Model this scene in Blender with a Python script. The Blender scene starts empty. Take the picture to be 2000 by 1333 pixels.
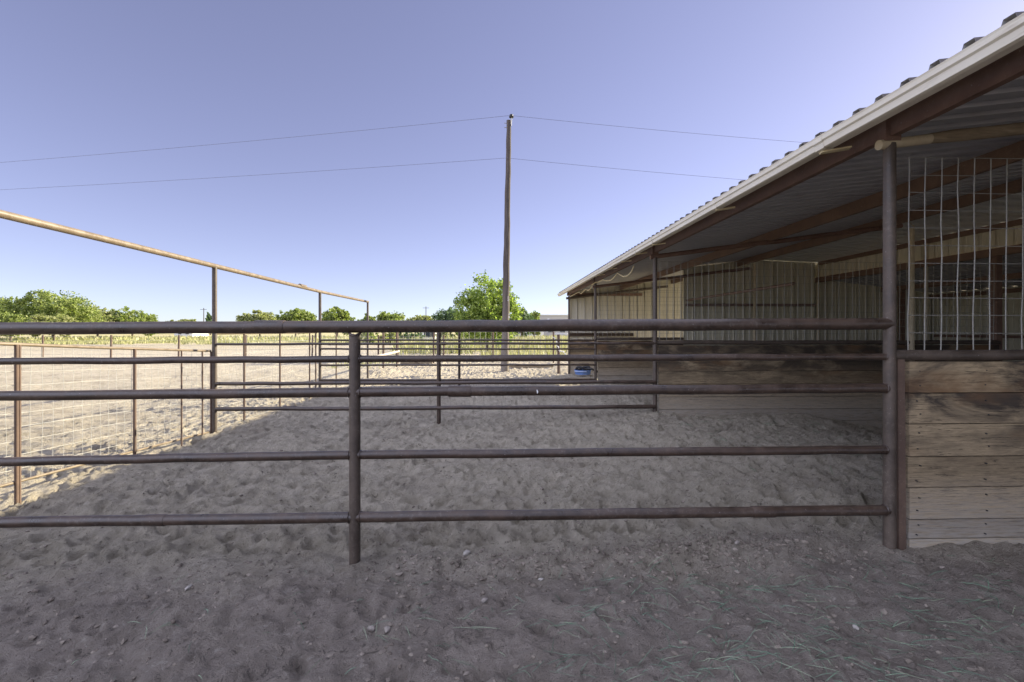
import bpy, math, random
import numpy as np
from mathutils import Vector, Matrix

sc = bpy.context.scene
COL = sc.collection
R = math.radians

# ------------------------------------------------------------------ camera, sky, sun, exposure
FPX, HY, H = 890.0, 645.0, 1.5          # focal length and horizon row of the 2000 px photograph, eye height
YAW = math.atan(.0315)
cam = bpy.data.cameras.new('camera')
cam.sensor_width = 36.0
cam.lens = 36.0 * FPX / 2000.0
cam.shift_y = -(666.5 - HY) / 2000.0
cam.clip_start, cam.clip_end = .05, 5000.0
camo = bpy.data.objects.new('camera', cam)
COL.objects.link(camo)
camo.location = (0, 0, H)
camo.rotation_euler = (R(90), 0, -YAW)
sc.camera = camo

SUN_AZ = math.atan2(.88, .47)           # clockwise from +Y
SUN_EL = math.atan(.45 * .88)
w = bpy.data.worlds.new('World')
sc.world = w
w.use_nodes = True
nt = w.node_tree
bg = nt.nodes['Background']
sky = nt.nodes.new('ShaderNodeTexSky')
sky.sky_type = 'NISHITA'
sky.sun_disc = False
sky.sun_elevation = SUN_EL
sky.sun_rotation = SUN_AZ
sky.altitude = 1500.0
sky.air_density = 0.75
sky.dust_density = .6
sky.ozone_density = 3.0
tint = nt.nodes.new('ShaderNodeMix')
tint.data_type = 'RGBA'
tint.blend_type = 'MULTIPLY'
tint.inputs[0].default_value = 1.0
tint.inputs[7].default_value = (1.0, .97, 1.0, 1)
hsv = nt.nodes.new('ShaderNodeHueSaturation')
hsv.inputs['Hue'].default_value = .528
hsv.inputs['Saturation'].default_value = .80
gam = nt.nodes.new('ShaderNodeGamma')
gam.inputs['Gamma'].default_value = .74
nt.links.new(sky.outputs[0], gam.inputs['Color'])
nt.links.new(gam.outputs[0], hsv.inputs['Color'])
nt.links.new(hsv.outputs[0], tint.inputs[6])
# added bright sky patch overhead and behind left, out of view, lifting shade
def wn(typ, **kw):
    x = nt.nodes.new('ShaderNode' + typ)
    for k, v in kw.items(): setattr(x, k, v)
    return x
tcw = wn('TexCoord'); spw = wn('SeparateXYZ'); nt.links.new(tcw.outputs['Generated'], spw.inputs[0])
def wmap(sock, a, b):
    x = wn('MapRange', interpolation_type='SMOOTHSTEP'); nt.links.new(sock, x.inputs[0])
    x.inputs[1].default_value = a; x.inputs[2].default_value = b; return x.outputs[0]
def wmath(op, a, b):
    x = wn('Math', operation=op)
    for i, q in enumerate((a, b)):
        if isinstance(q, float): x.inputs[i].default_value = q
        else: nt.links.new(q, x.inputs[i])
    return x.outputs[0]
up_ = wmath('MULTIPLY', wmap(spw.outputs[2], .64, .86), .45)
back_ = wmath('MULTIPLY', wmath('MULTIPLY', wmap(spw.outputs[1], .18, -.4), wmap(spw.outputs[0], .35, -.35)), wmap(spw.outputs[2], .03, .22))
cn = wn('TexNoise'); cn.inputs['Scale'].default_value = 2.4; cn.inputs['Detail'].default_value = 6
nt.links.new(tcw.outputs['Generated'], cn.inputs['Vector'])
sky_fill = wmath('MULTIPLY', wmath('MAXIMUM', up_, back_), wmap(cn.outputs['Fac'], .22, .5))
vm = wn('Mix', data_type='RGBA'); nt.links.new(sky_fill, vm.inputs[0]); nt.links.new(tint.outputs[2], vm.inputs[6])
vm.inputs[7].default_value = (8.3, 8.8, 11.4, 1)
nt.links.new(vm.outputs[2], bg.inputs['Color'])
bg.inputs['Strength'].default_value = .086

sl = bpy.data.lights.new('sun', 'SUN')
sl.energy = 4.0
sl.angle = R(.5)
sl.color = (1.0, .91, .70)
so = bpy.data.objects.new('sun', sl)
COL.objects.link(so)
sd = Vector((math.sin(SUN_AZ) * math.cos(SUN_EL), math.cos(SUN_AZ) * math.cos(SUN_EL), math.sin(SUN_EL)))
so.rotation_euler = sd.to_track_quat('Z', 'Y').to_euler()
so.location = (20, 10, 15)

sc.view_settings.view_transform = 'Standard'
sc.view_settings.look = 'None'
sc.view_settings.gamma = 1
sc.view_settings.exposure = 1.8
sc.cycles.use_denoising = True
sc.cycles.max_bounces = 8
sc.cycles.diffuse_bounces = 5
sc.cycles.transparent_max_bounces = 8

# ------------------------------------------------------------------ helpers
def ray(px, py):
    u, v = (px - 1000) / FPX, (HY - py) / FPX
    return (u * math.cos(YAW) + math.sin(YAW), math.cos(YAW) - u * math.sin(YAW), v)
def atY(px, py, Y):                      # point of the world seen at a pixel of the photo, on a plane of known distance
    d = ray(px, py); t = Y / d[1]
    return Vector((d[0] * t, Y, H + d[2] * t))
def atX(px, py, X):
    d = ray(px, py); t = X / d[0]
    return Vector((X, d[1] * t, H + d[2] * t))

def smooth(a, b, x):
    t = np.clip((x - a) / (b - a), 0, 1)
    return t * t * (3 - 2 * t)

class MB:
    def __init__(s):
        s.v, s.f = [], []
    def add(s, vs, fs):
        n = len(s.v)
        s.v.extend([tuple(p) for p in vs])
        s.f.extend([tuple(n + i for i in f) for f in fs])
        return s
    def box(s, c, d):
        x, y, z = c; a, b, h = d[0] / 2, d[1] / 2, d[2] / 2
        vs = [(x + i * a, y + j * b, z + k * h) for i in (-1, 1) for j in (-1, 1) for k in (-1, 1)]
        return s.add(vs, [(0, 1, 3, 2), (4, 6, 7, 5), (0, 4, 5, 1), (2, 3, 7, 6), (0, 2, 6, 4), (1, 5, 7, 3)])
    def bar(s, p0, p1, wd, ht, up=(0, 0, 1)):
        p0, p1, up = Vector(p0), Vector(p1), Vector(up)
        d = (p1 - p0).normalized(); r = d.cross(up).normalized(); u = r.cross(d)
        vs = []
        for p in (p0, p1):
            for i, j in ((-1, -1), (1, -1), (1, 1), (-1, 1)):
                vs.append(p + r * (i * wd / 2) + u * (j * ht / 2))
        return s.add(vs, [(0, 3, 2, 1), (4, 5, 6, 7), (0, 1, 5, 4), (1, 2, 6, 5), (2, 3, 7, 6), (3, 0, 4, 7)])
    def tube(s, pts, r, n=12, caps=True):
        pts = [Vector(p) for p in pts]
        rs = r if isinstance(r, (list, tuple)) else [r] * len(pts)
        d0 = (pts[1] - pts[0]).normalized()
        ref = Vector((0, 0, 1)) if abs(d0.z) < .9 else Vector((1, 0, 0))
        vs, fs = [], []
        a = d0.cross(ref).normalized()
        for i, p in enumerate(pts):
            d = (pts[min(i + 1, len(pts) - 1)] - pts[max(i - 1, 0)]).normalized()
            a = (a - d * a.dot(d)).normalized(); b = d.cross(a)
            for k in range(n):
                t = 2 * math.pi * k / n
                vs.append(p + (a * math.cos(t) + b * math.sin(t)) * rs[i])
        for i in range(len(pts) - 1):
            for k in range(n):
                k2 = (k + 1) % n
                fs.append((i * n + k, i * n + k2, (i + 1) * n + k2, (i + 1) * n + k))
        if caps:
            fs.append(tuple(range(n - 1, -1, -1)))
            fs.append(tuple((len(pts) - 1) * n + k for k in range(n)))
        return s.add(vs, fs)
    def build(s, name, mat, parent=None, smoothed=True):
        me = bpy.data.meshes.new(name)
        me.from_pydata(s.v, [], s.f)
        me.materials.append(mat)
        me.update()
        if smoothed:
            me.polygons.foreach_set('use_smooth', [True] * len(me.polygons))
            me.set_sharp_from_angle(angle=R(38))
        return link(name, me, parent)

def link(name, me, parent=None):
    o = bpy.data.objects.new(name, me)
    COL.objects.link(o)
    if parent is not None:
        o.parent = parent
        if parent.location.length > 0 or parent.rotation_euler.z:
            bpy.context.view_layer.update()
            o.matrix_parent_inverse = parent.matrix_world.inverted()
    return o
def thing(name, label, cat, loc=(0, 0, 0), group=None):
    o = bpy.data.objects.new(name, None)
    o.empty_display_size = .2
    COL.objects.link(o)
    o.location = loc
    bpy.context.view_layer.update()
    return tag(o, label, cat, group)
def tag(o, label, cat, group=None):
    o['label'] = label; o['category'] = cat
    if group: o['group'] = group
    return o
def np_mesh(name, V, F, mat, smoothed=False):     # V (n,3), F (m,k)
    me = bpy.data.meshes.new(name)
    k = F.shape[1]
    me.vertices.add(len(V)); me.vertices.foreach_set('co', V.astype(np.float32).ravel())
    me.loops.add(F.size); me.loops.foreach_set('vertex_index', F.astype(np.int32).ravel())
    me.polygons.add(len(F))
    me.polygons.foreach_set('loop_start', np.arange(0, F.size, k, dtype=np.int32))
    me.polygons.foreach_set('loop_total', np.full(len(F), k, dtype=np.int32))
    me.update(calc_edges=True)
    if smoothed:
        me.polygons.foreach_set('use_smooth', np.ones(len(F), dtype=bool))
    me.materials.append(mat)
    return me

# ------------------------------------------------------------------ materials
class NM:
    def __init__(s, name):
        s.m = bpy.data.materials.new(name); s.m.use_nodes = True
        s.t = s.m.node_tree; s.b = s.t.nodes['Principled BSDF']; s.out = s.t.nodes['Material Output']
    def n(s, typ, **kw):
        x = s.t.nodes.new('ShaderNode' + typ)
        for k, v in kw.items(): setattr(x, k, v)
        return x
    def l(s, a, b): s.t.links.new(a, b)
    def coord(s, scale=(1, 1, 1), kind='Object'):
        tc = s.n('TexCoord'); mp = s.n('Mapping')
        mp.inputs['Scale'].default_value = scale
        s.l(tc.outputs[kind], mp.inputs['Vector'])
        return mp.outputs[0]
    def noise(s, scale, vec=None, detail=5, rough=.6, dist=0):
        x = s.n('TexNoise'); x.inputs['Scale'].default_value = scale
        x.inputs['Detail'].default_value = detail; x.inputs['Roughness'].default_value = rough
        x.inputs['Distortion'].default_value = dist
        if vec is not None: s.l(vec, x.inputs['Vector'])
        return x.outputs['Fac']
    def ramp(s, fac, stops, interp='LINEAR'):
        x = s.n('ValToRGB'); x.color_ramp.interpolation = interp
        e = x.color_ramp.elements
        while len(e) < len(stops): e.new(.5)
        for i, (p, c) in enumerate(stops):
            e[i].position = p; e[i].color = (*c, 1) if len(c) == 3 else c
        s.l(fac, x.inputs[0]); return x.outputs[0]
    def maprange(s, val, a, b, c=0., d=1.):
        x = s.n('MapRange'); s.l(val, x.inputs[0])
        for i, q in enumerate((a, b, c, d)): x.inputs[i + 1].default_value = q
        return x.outputs[0]
    def math(s, op, a, b=0.):
        x = s.n('Math', operation=op)
        for i, q in enumerate((a, b)):
            if isinstance(q, (int, float)): x.inputs[i].default_value = q
            else: s.l(q, x.inputs[i])
        return x.outputs[0]
    def mix(s, fac, a, b, mode='MIX'):
        x = s.n('Mix', data_type='RGBA', blend_type=mode)
        for i, q in ((0, fac), (6, a), (7, b)):
            if isinstance(q, (int, float)): x.inputs[i].default_value = q
            elif isinstance(q, tuple): x.inputs[i].default_value = (*q, 1)
            else: s.l(q, x.inputs[i])
        return x.outputs[2]
    def bump(s, h, strength, dist):
        x = s.n('Bump'); x.inputs['Strength'].default_value = strength; x.inputs['Distance'].default_value = dist
        s.l(h, x.inputs['Height']); s.l(x.outputs[0], s.b.inputs['Normal'])
    def col(s, c):
        if isinstance(c, tuple): s.b.inputs['Base Color'].default_value = (*c, 1)
        else: s.l(c, s.b.inputs['Base Color'])
    def set(s, rough=None, metal=None, spec=None):
        if rough is not None: s.b.inputs['Roughness'].default_value = rough
        if metal is not None: s.b.inputs['Metallic'].default_value = metal
        if spec is not None: s.b.inputs['Specular IOR Level'].default_value = spec

def painted_pipe(name, base, worn, dust, rough=.42, dustiness=.55, scale=1.):
    m = NM(name); v = m.coord()
    vl = m.coord((1, 1, 1))
    f1 = m.noise(7 * scale, v, 6, .65)
    f2 = m.noise(38 * scale, vl, 4, .7)
    f3 = m.noise(2.2 * scale, v, 3, .5)
    c = m.mix(m.maprange(f1, .38, .68), base, worn)
    dmask = m.math('MULTIPLY', m.maprange(f2, .52, .72), m.maprange(f3, .35, .75, .1, 1))
    c = m.mix(m.math('MULTIPLY', dmask, dustiness), c, dust)
    sp = m.maprange(m.noise(90 * scale, v, 2, .5), .70, .76)
    c = m.mix(m.math('MULTIPLY', sp, .5), c, (.35, .32, .30))
    m.col(c)
    m.set(rough, 0, .5)
    m.l(m.maprange(f1, .3, .7, rough - .1, rough + .18), m.b.inputs['Roughness'])
    m.bump(f2, .25, .002)
    return m.m
M = {}
M['pipe'] = painted_pipe('brown_pipe', (.033, .0215, .015), (.072, .046, .031), (.22, .195, .165), .34, .38)
M['post'] = painted_pipe('brown_post', (.052, .038, .028), (.095, .070, .051), (.27, .225, .18), .5, .4)
M['tan_pipe'] = painted_pipe('tan_pipe', (.145, .108, .066), (.20, .152, .10), (.36, .29, .2), .35, .5)
M['rust_post'] = painted_pipe('rusty_post', (.085, .052, .036), (.13, .082, .055), (.26, .2, .15), .65, .4)
M['beam'] = painted_pipe('rust_beam', (.125, .070, .048), (.185, .11, .078), (.24, .17, .13), .6, .45, .6)
M['purlin'] = painted_pipe('rust_purlin', (.14, .085, .057), (.20, .125, .085), (.3, .2, .13), .65, .4, .6)
M['tan_post'] = painted_pipe('tan_post', (.42, .35, .23), (.52, .44, .30), (.2, .15, .09), .6, .5)
M['pale_pipe'] = painted_pipe('pale_pipe', (.42, .36, .29), (.52, .45, .37), (.6, .54, .45), .6, .4)

def simple(name, c, rough=.6, metal=0., var=.15, scale=9., bump=0.):
    m = NM(name); v = m.coord()
    f = m.noise(scale, v, 5, .6)
    d = tuple(x * (1 - var) for x in c); e = tuple(min(1, x * (1 + var)) for x in c)
    m.col(m.ramp(f, [(.3, d), (.7, e)])); m.set(rough, metal)
    if bump: m.bump(f, .5, bump)
    return m.m
M['wire'] = simple('galvanised_wire', (.27, .26, .225), .45, .25, .2, 14)
M['wire_new'] = simple('bright_galvanised_wire', (.40, .385, .34), .45, .15, .2, 14)
M['wire_dull'] = simple('dull_wire', (.34, .32, .27), .5, .2, .2, 14)
M['wire_dark'] = simple('overhead_wire', (.10, .10, .14), .6)
M['black'] = simple('black_rubber', (.018, .018, .02), .55)
M['white'] = simple('white_paint', (.74, .73, .70), .6, 0, .06)
M['cord'] = simple('cream_cord', (.62, .52, .30), .7)
M['blue'] = simple('blue_plastic', (.13, .22, .46), .5, 0, .12)
M['paleblue'] = simple('faded_blue_plastic', (.42, .50, .66), .5, 0, .12)
M['stucco'] = simple('pale_stucco', (.43, .40, .355), .9, 0, .06)
M['house'] = simple('white_siding', (.66, .64, .60), .8, 0, .06)
M['houseroof'] = simple('grey_roof', (.20, .19, .19), .8, 0, .12)
M['glass'] = simple('dark_glass', (.03, .04, .05), .12)
M['redpaint'] = simple('dull_red_paint', (.13, .035, .035), .5)
M['gap'] = simple('grey_steel', (.25, .25, .26), .5)
M['bark'] = simple('bark', (.13, .10, .075), .9, 0, .3, 12, .02)
M['stone'] = simple('pale_stone', (.33, .30, .26), .9, 0, .2, 30, .004)
M['stone_d'] = simple('grey_stone', (.23, .20, .17), .9, 0, .2, 30, .004)

# gutter enamel with faint grime
m = NM('cream_gutter'); v = m.coord((1, .25, 1))
f = m.noise(6, v, 5, .6); g = m.noise(40, m.coord((1, .12, 1)), 4, .6)
c = m.mix(m.maprange(f, .35, .7), (.68, .62, .49), (.78, .73, .60))
c = m.mix(m.math('MULTIPLY', m.maprange(g, .58, .75), .45), c, (.36, .29, .2))
m.col(c); m.set(.42); M['gutter'] = m.m

# corrugated roof sheet
def sheet(name, a, b, stain, rough, metal, stretch):
    m = NM(name)
    v = m.coord(stretch)
    f = m.noise(2.2, v, 6, .65); g = m.noise(11, v, 5, .6)
    c = m.mix(m.maprange(f, .3, .7), a, b)
    c = m.mix(m.math('MULTIPLY', m.maprange(g, .55, .75), .5), c, stain)
    m.col(c); m.set(rough, metal); m.bump(g, .08, .004)
    return m.m
M['roof_dark'] = sheet('aged_roof_sheet', (.34, .34, .355), (.43, .43, .445), (.25, .225, .20), .45, .05, (.3, 2.5, 1))
M['roof_top'] = sheet('rusted_roof_top', (.075, .065, .058), (.12, .10, .085), (.16, .09, .05), .7, 0., (.3, 2.5, 1))
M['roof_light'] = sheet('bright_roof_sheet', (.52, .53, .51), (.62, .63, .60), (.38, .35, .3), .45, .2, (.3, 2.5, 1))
M['wall_sheet'] = sheet('pale_wall_sheet', (.46, .435, .35), (.56, .53, .44), (.33, .30, .22), .5, .05, (2.5, 2.5, .25))
M['wall_fascia'] = sheet('fascia_sheet', (.52, .48, .35), (.60, .56, .42), (.38, .33, .23), .55, .05, (2.5, 2.5, .25))
M['wall_shed'] = sheet('dull_wall_sheet', (.44, .41, .30), (.53, .49, .365), (.30, .265, .18), .55, .05, (2.5, 2.5, .25))

# weathered boards: grain along X, board-to-board tone, knots, chewed dark patches, dusty splash
def boards(name, dark, light, gnaw, g0=.58, g1=.74):
    m = NM(name)
    geo = m.n('NewGeometry')
    off = m.n('CombineXYZ')
    m.l(m.math('MULTIPLY', geo.outputs['Random Per Island'], 37.), off.inputs[0])
    m.l(m.math('MULTIPLY', geo.outputs['Random Per Island'], 19.), off.inputs[2])
    tc = m.n('TexCoord'); ad = m.n('VectorMath', operation='ADD')
    m.l(tc.outputs['Object'], ad.inputs[0]); m.l(off.outputs[0], ad.inputs[1])
    def vec(s):
        mp = m.n('Mapping'); mp.inputs['Scale'].default_value = s; m.l(ad.outputs[0], mp.inputs[0]); return mp.outputs[0]
    grain = m.noise(9, vec((.9, 1, 9)), 9, .74, .9)
    fine = m.noise(60, vec((.12, 1, 1.6)), 4, .65)
    blotch = m.noise(2.2, vec((.7, 1, 1.6)), 5, .65, .5)
    knot = m.n('TexVoronoi'); knot.inputs['Scale'].default_value = 3.4; m.l(vec((.45, 0, 1.0)), knot.inputs['Vector'])
    c = m.mix(m.maprange(grain, .3, .72), dark, light)
    c = m.mix(m.math('MULTIPLY', m.maprange(fine, .5, .75), .55), c, tuple(x * .5 for x in dark))
    tone = m.ramp(geo.outputs['Random Per Island'], [(0, (.62, .59, .56)), (.5, (1, .97, .93)), (1, (1.25, 1.19, 1.08))])
    c = m.mix(1., c, tone, 'MULTIPLY')
    sep = m.n('SeparateXYZ'); m.l(tc.outputs['Object'], sep.inputs[0])
    hi = m.maprange(sep.outputs[2], .45, .95)                       # horses chew and rub the upper boards only
    gmask = m.math('MULTIPLY', m.maprange(m.math('ADD', blotch, m.math('MULTIPLY', grain, .25)), g0, g1), m.math('ADD', m.math('MULTIPLY', hi, .85), .08))
    c = m.mix(gmask, c, gnaw)
    ck = m.noise(5, vec((.22, 1, 7)), 6, .6, .3)
    ckm = m.math('MULTIPLY', m.maprange(m.math('ABSOLUTE', m.math('SUBTRACT', ck, .5)), .004, .014, 1, 0), .8)
    c = m.mix(ckm, c, (.035, .027, .02))
    br = m.maprange(m.noise(1.3, vec((.8, 1, 2)), 4, .6), .5, .66)
    c = m.mix(m.math('MULTIPLY', m.math('MULTIPLY', br, hi), .75), c, (.17, .095, .045))
    km = m.maprange(knot.outputs['Distance'], .035, .075, 1, 0)
    c = m.mix(m.math('MULTIPLY', km, .75), c, (.05, .035, .025))
    low = m.maprange(sep.outputs[2], .06, .5, .6, .0)               # dust splashed on from the sand
    c = m.mix(m.math('MULTIPLY', low, m.maprange(fine, .25, .55)), c, (.40, .37, .325))
    m.col(c); m.set(.85, 0, .25)
    m.bump(m.math('ADD', grain, m.math('MULTIPLY', fine, .5)), .5, .006)
    return m.m
M['boards'] = boards('weathered_boards', (.19, .148, .095), (.47, .372, .235), (.042, .033, .027), .54, .70)
M['boards_b'] = boards('stained_boards', (.16, .12, .075), (.40, .325, .215), (.040, .030, .022), .50, .66)
M['gap_blocker'] = simple('dark_gap_blocker', (.05, .04, .03), .9)  # near-black, for the added light-blocking sheet behind the partitions
m = NM('peeled_log'); v = m.coord((.4, 4, 4)); f = m.noise(8, v, 7, .7, .4); k = m.noise(3, m.coord((.7, 2, 2)), 4, .6)
c = m.mix(m.maprange(f, .35, .7), (.16, .12, .075), (.34, .28, .19)); c = m.mix(m.maprange(k, .55, .7), c, (.10, .075, .055))
m.col(c); m.set(.85, 0, .2); m.bump(f, .7, .01); M['log'] = m.m
m = NM('utility_pole_wood'); v = m.coord((6, 6, .25)); f = m.noise(5, v, 7, .7)
sep = m.n('SeparateXYZ'); tc = m.n('TexCoord'); m.l(tc.outputs['Object'], sep.inputs[0])
c = m.mix(m.maprange(f, .35, .68), (.052, .043, .037), (.145, .122, .105))
c = m.mix(m.maprange(sep.outputs[2], .6, 3.5, .7, 0.), c, (.23, .20, .17))
m.col(c); m.set(.9, 0, .2); m.bump(f, .8, .03); M['pole'] = m.m

# ground: fine pale sand in the pens, darker trampled dirt in the alley, ploughed field and dry grass far off
m = NM('sandy_ground')
geo = m.n('NewGeometry'); sep = m.n('SeparateXYZ'); m.l(geo.outputs['Position'], sep.inputs[0])
P = geo.outputs['Position']
n1 = m.noise(1.1, P, 6, .65, .4); n2 = m.noise(6, P, 6, .7, .3); n3 = m.noise(34, P, 5, .75); n4 = m.noise(150, P, 3, .7)
nb = m.noise(.16, P, 4, .6)
sand = m.mix(m.maprange(n2, .32, .7), (.43, .375, .285), (.65, .57, .44))
sand = m.mix(m.math('MULTIPLY', m.maprange(n1, .5, .68), .6), sand, (.31, .26, .20))
sand = m.mix(m.math('MULTIPLY', m.maprange(n3, .57, .72), .55), sand, (.20, .16, .115))
dirt = m.mix(m.maprange(n2, .3, .7), (.29, .245, .20), (.46, .39, .325))
dirt = m.mix(m.math('MULTIPLY', m.maprange(n1, .52, .68), .6), dirt, (.50, .43, .35))
dirt = m.mix(m.math('MULTIPLY', m.maprange(n3, .55, .72), .6), dirt, (.15, .12, .095))
ed = m.math('ADD', sep.outputs[1], m.math('MULTIPLY', m.math('SUBTRACT', n1, .5), 1.3))
alley = m.maprange(ed, 2.75, 3.35, 1, 0)
c = m.mix(alley, sand, dirt)
crumb = m.noise(15, P, 9, .78, 1.2)
c = m.mix(m.math('MULTIPLY', m.maprange(crumb, .56, .63), .85), c, m.mix(.70, c, (.03, .024, .018)))
c = m.mix(m.math('MULTIPLY', m.maprange(crumb, .36, .43, 1, 0), .7), c, m.mix(.45, c, (.76, .69, .59)))
field = m.mix(m.maprange(n2, .3, .7), (.36, .31, .215), (.49, .425, .31))
ge0 = m.math('ADD', sep.outputs[1], m.math('MULTIPLY', m.math('SUBTRACT', nb, .5), 14))
c = m.mix(m.maprange(ge0, 34, 52), c, field)
grass = m.mix(m.maprange(nb, .35, .65), (.40, .35, .17), (.52, .45, .25))
grass = m.mix(m.math('MULTIPLY', m.maprange(n1, .5, .65), .6), grass, (.28, .28, .11))
ge = m.math('ADD', sep.outputs[1], m.math('MULTIPLY', m.math('SUBTRACT', nb, .5), 16))
c = m.mix(m.maprange(ge, 62, 68), c, grass)
c = m.mix(m.math('MULTIPLY', m.maprange(n4, .35, .68), .35), c, m.mix(.5, c, (.05, .04, .03)))
m.col(c); m.set(.95, 0, .15)
hh = m.math('ADD', m.math('MULTIPLY', n3, 1.), m.math('MULTIPLY', n4, .45))
hh = m.math('ADD', hh, m.math('MULTIPLY', crumb, 1.4))
m.bump(hh, 1., .06)
M['ground'] = m.m
m = NM('dirt_clod'); v = m.coord(); geo = m.n('NewGeometry')
c = m.ramp(geo.outputs['Random Per Island'], [(0, (.11, .09, .072)), (.88, (.24, .205, .165)), (1, (.28, .24, .20))])
c = m.mix(m.math('MULTIPLY', m.noise(60, v, 4, .6), .6), c, (.14, .115, .09))
m.col(c); m.set(.95, 0, .15); m.bump(m.noise(120, v, 4, .6), .6, .004); M['clod'] = m.m

def leafy(name, dark, mid, lite, trans=.35, tcol=(1.0, 1.15, .55)):
    m = NM(name); geo = m.n('NewGeometry')
    c = m.ramp(geo.outputs['Random Per Island'], [(0, dark), (.55, mid), (1, lite)])
    m.col(c); m.set(.55, 0, .3)
    tr = m.n('BsdfTranslucent'); m.l(m.mix(1., c, tcol, 'MULTIPLY'), tr.inputs[0])
    ms = m.n('MixShader'); ms.inputs[0].default_value = trans
    m.l(m.b.outputs[0], ms.inputs[1]); m.l(tr.outputs[0], ms.inputs[2]); m.l(ms.outputs[0], m.out.inputs[0])
    return m.m
M['leaf_bright'] = leafy('cottonwood_leaves', (.09, .135, .025), (.25, .32, .07), (.44, .50, .14), .45)
M['leaf_far'] = leafy('far_leaves', (.10, .13, .037), (.24, .285, .085), (.40, .43, .16), .42)
M['leaf_olive'] = leafy('olive_leaves', (.16, .175, .07), (.31, .315, .14), (.44, .43, .23), .48)
M['leaf_blue'] = leafy('bluish_leaves', (.055, .09, .045), (.11, .165, .085), (.19, .25, .13), .4)
M['weed'] = leafy('weeds', (.24, .255, .10), (.37, .37, .17), (.52, .48, .28), .3, (1, .98, .8))
M['hay'] = leafy('hay_strands', (.11, .20, .13), (.18, .29, .19), (.38, .42, .28), .2)

# ------------------------------------------------------------------ ground sheet
def vnoise(x, y, seed):
    L = np.random.RandomState(seed).rand(256, 256)
    ix, iy = np.floor(x).astype(int), np.floor(y).astype(int)
    fx, fy = x - ix, y - iy
    fx = fx * fx * fx * (fx * (fx * 6 - 15) + 10); fy = fy * fy * fy * (fy * (fy * 6 - 15) + 10)
    ix &= 255; iy &= 255; jx, jy = (ix + 1) & 255, (iy + 1) & 255
    return (L[ix, iy] * (1 - fx) * (1 - fy) + L[jx, iy] * fx * (1 - fy) + L[ix, jy] * (1 - fx) * fy + L[jx, jy] * fx * fy) * 2 - 1
def gbase(X, Y):
    xx = np.clip(X, -5.5, 2.7)
    z = -.035 * (2.7 - xx)
    z = z - smooth(11, 17.5, Y) * .2 * smooth(-5, 2.7, xx)
    z = z - smooth(18, 40, Y) * .08
    z = z - .33 * np.exp(-(((X - 7.0) / 1.45) ** 2 + ((Y - 6.9) / 1.5) ** 2))          # hollow trampled inside the stall
    z = z + .10 * np.exp(-(((X - 4.6) / .9) ** 2 + ((Y - 7.2) / .5) ** 2))
    z = z + .20 * np.exp(-(((X + 4.5) / .75) ** 2 + ((Y - 18.2) / .6) ** 2))            # sand heap by the far corner post
    z = z + .07 * np.exp(-(((X + 1.2) / 1.5) ** 2 + ((Y - 2.9) / .6) ** 2))
    return z
def axis(lo, hi, step, gl, gh, lim_lo, lim_hi):
    a = list(np.arange(lo, hi, step))
    s, x, left = step, lo, []
    while x > lim_lo:
        s *= gl; x -= s; left.append(x)
    s, x, right = step, a[-1], []
    while x < lim_hi:
        s *= gh; x += s; right.append(x)
    return np.array(left[::-1] + a + right)
xs = axis(-5.6, 5.6, .02, 1.035, 1.035, -1800, 1800)
yl = [.9]
while yl[-1] < 24: yl.append(yl[-1] + max(.013, .0062 * yl[-1]))
st = yl[-1] - yl[-2]
while yl[-1] < 2500:
    st *= 1.05; yl.append(yl[-1] + st)
yb = [.9]; st = .02
while yb[-1] > -60:
    st *= 1.15; yb.append(yb[-1] - st)
ys = np.array(yb[:0:-1] + yl)
GX, GY = np.meshgrid(xs, ys)
GZ = gbase(GX, GY)
near = 1 - smooth(30, 60, np.hypot(GX, GY))
wx = GX + .10 * vnoise(GX * 1.7, GY * 1.7, 31); wy = GY + .10 * vnoise(GX * 1.7, GY * 1.7, 32)
pen = smooth(3.0, 3.45, GY + .25 * vnoise(GX * 1.3, GY * 1.3, 5))
stepw = smooth(-1.4, .2, GX)
GZ = GZ + (pen - .5) * .075 * stepw * (1 - smooth(5, 7, GY))
GZ = GZ + near * (.045 * vnoise(wx * .55, wy * .55, 1) + .030 * vnoise(wx * 1.5, wy * 1.5, 2) + (.018 - .006 * (1 - pen)) * (1 - np.abs(vnoise(wx * 3.6, wy * 3.6, 3)) * 2) * .8
                  + .021 * pen * (1 - np.abs(vnoise(wx * 6.3 + wy * 1.5, wy * 6.3 - wx * 1.5, 14)) * 2) + .014 * vnoise(wx * 9, wy * 9, 4) + .016 * np.abs(vnoise(GX * 17, GY * 17, 6)) + .007 * vnoise(GX * 37, GY * 37, 8))
# crumbling edge of the alley rut just outside the near fence
edge = np.exp(-((GY - 3.12 - .13 * vnoise(GX * 2.1, GX * 0 + 3.3, 9)) / .11) ** 2) * stepw * smooth(2.75, 2.4, GX)
GZ = GZ + edge * (.038 + .045 * vnoise(GX * 13, GY * 13, 12) + .02 * vnoise(GX * 30, GY * 30, 13))
rs = np.random.RandomState(7)
def pit(cx, cy, r, dep, el, ang):
    i0, i1 = np.searchsorted(xs, [cx - 2.6 * r * el, cx + 2.6 * r * el]); j0, j1 = np.searchsorted(ys, [cy - 2.6 * r * el, cy + 2.6 * r * el])
    if i1 - i0 < 2 or j1 - j0 < 2: return
    dx, dy = GX[j0:j1, i0:i1] - cx, GY[j0:j1, i0:i1] - cy
    a, b = dx * math.cos(ang) + dy * math.sin(ang), -dx * math.sin(ang) + dy * math.cos(ang)
    d = np.sqrt((a / (r * el)) ** 2 + (b / r) ** 2)
    GZ[j0:j1, i0:i1] += -dep * np.exp(-(d * 1.15) ** 4) + .38 * dep * np.exp(-((d - 1.3) / .32) ** 2)
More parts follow.
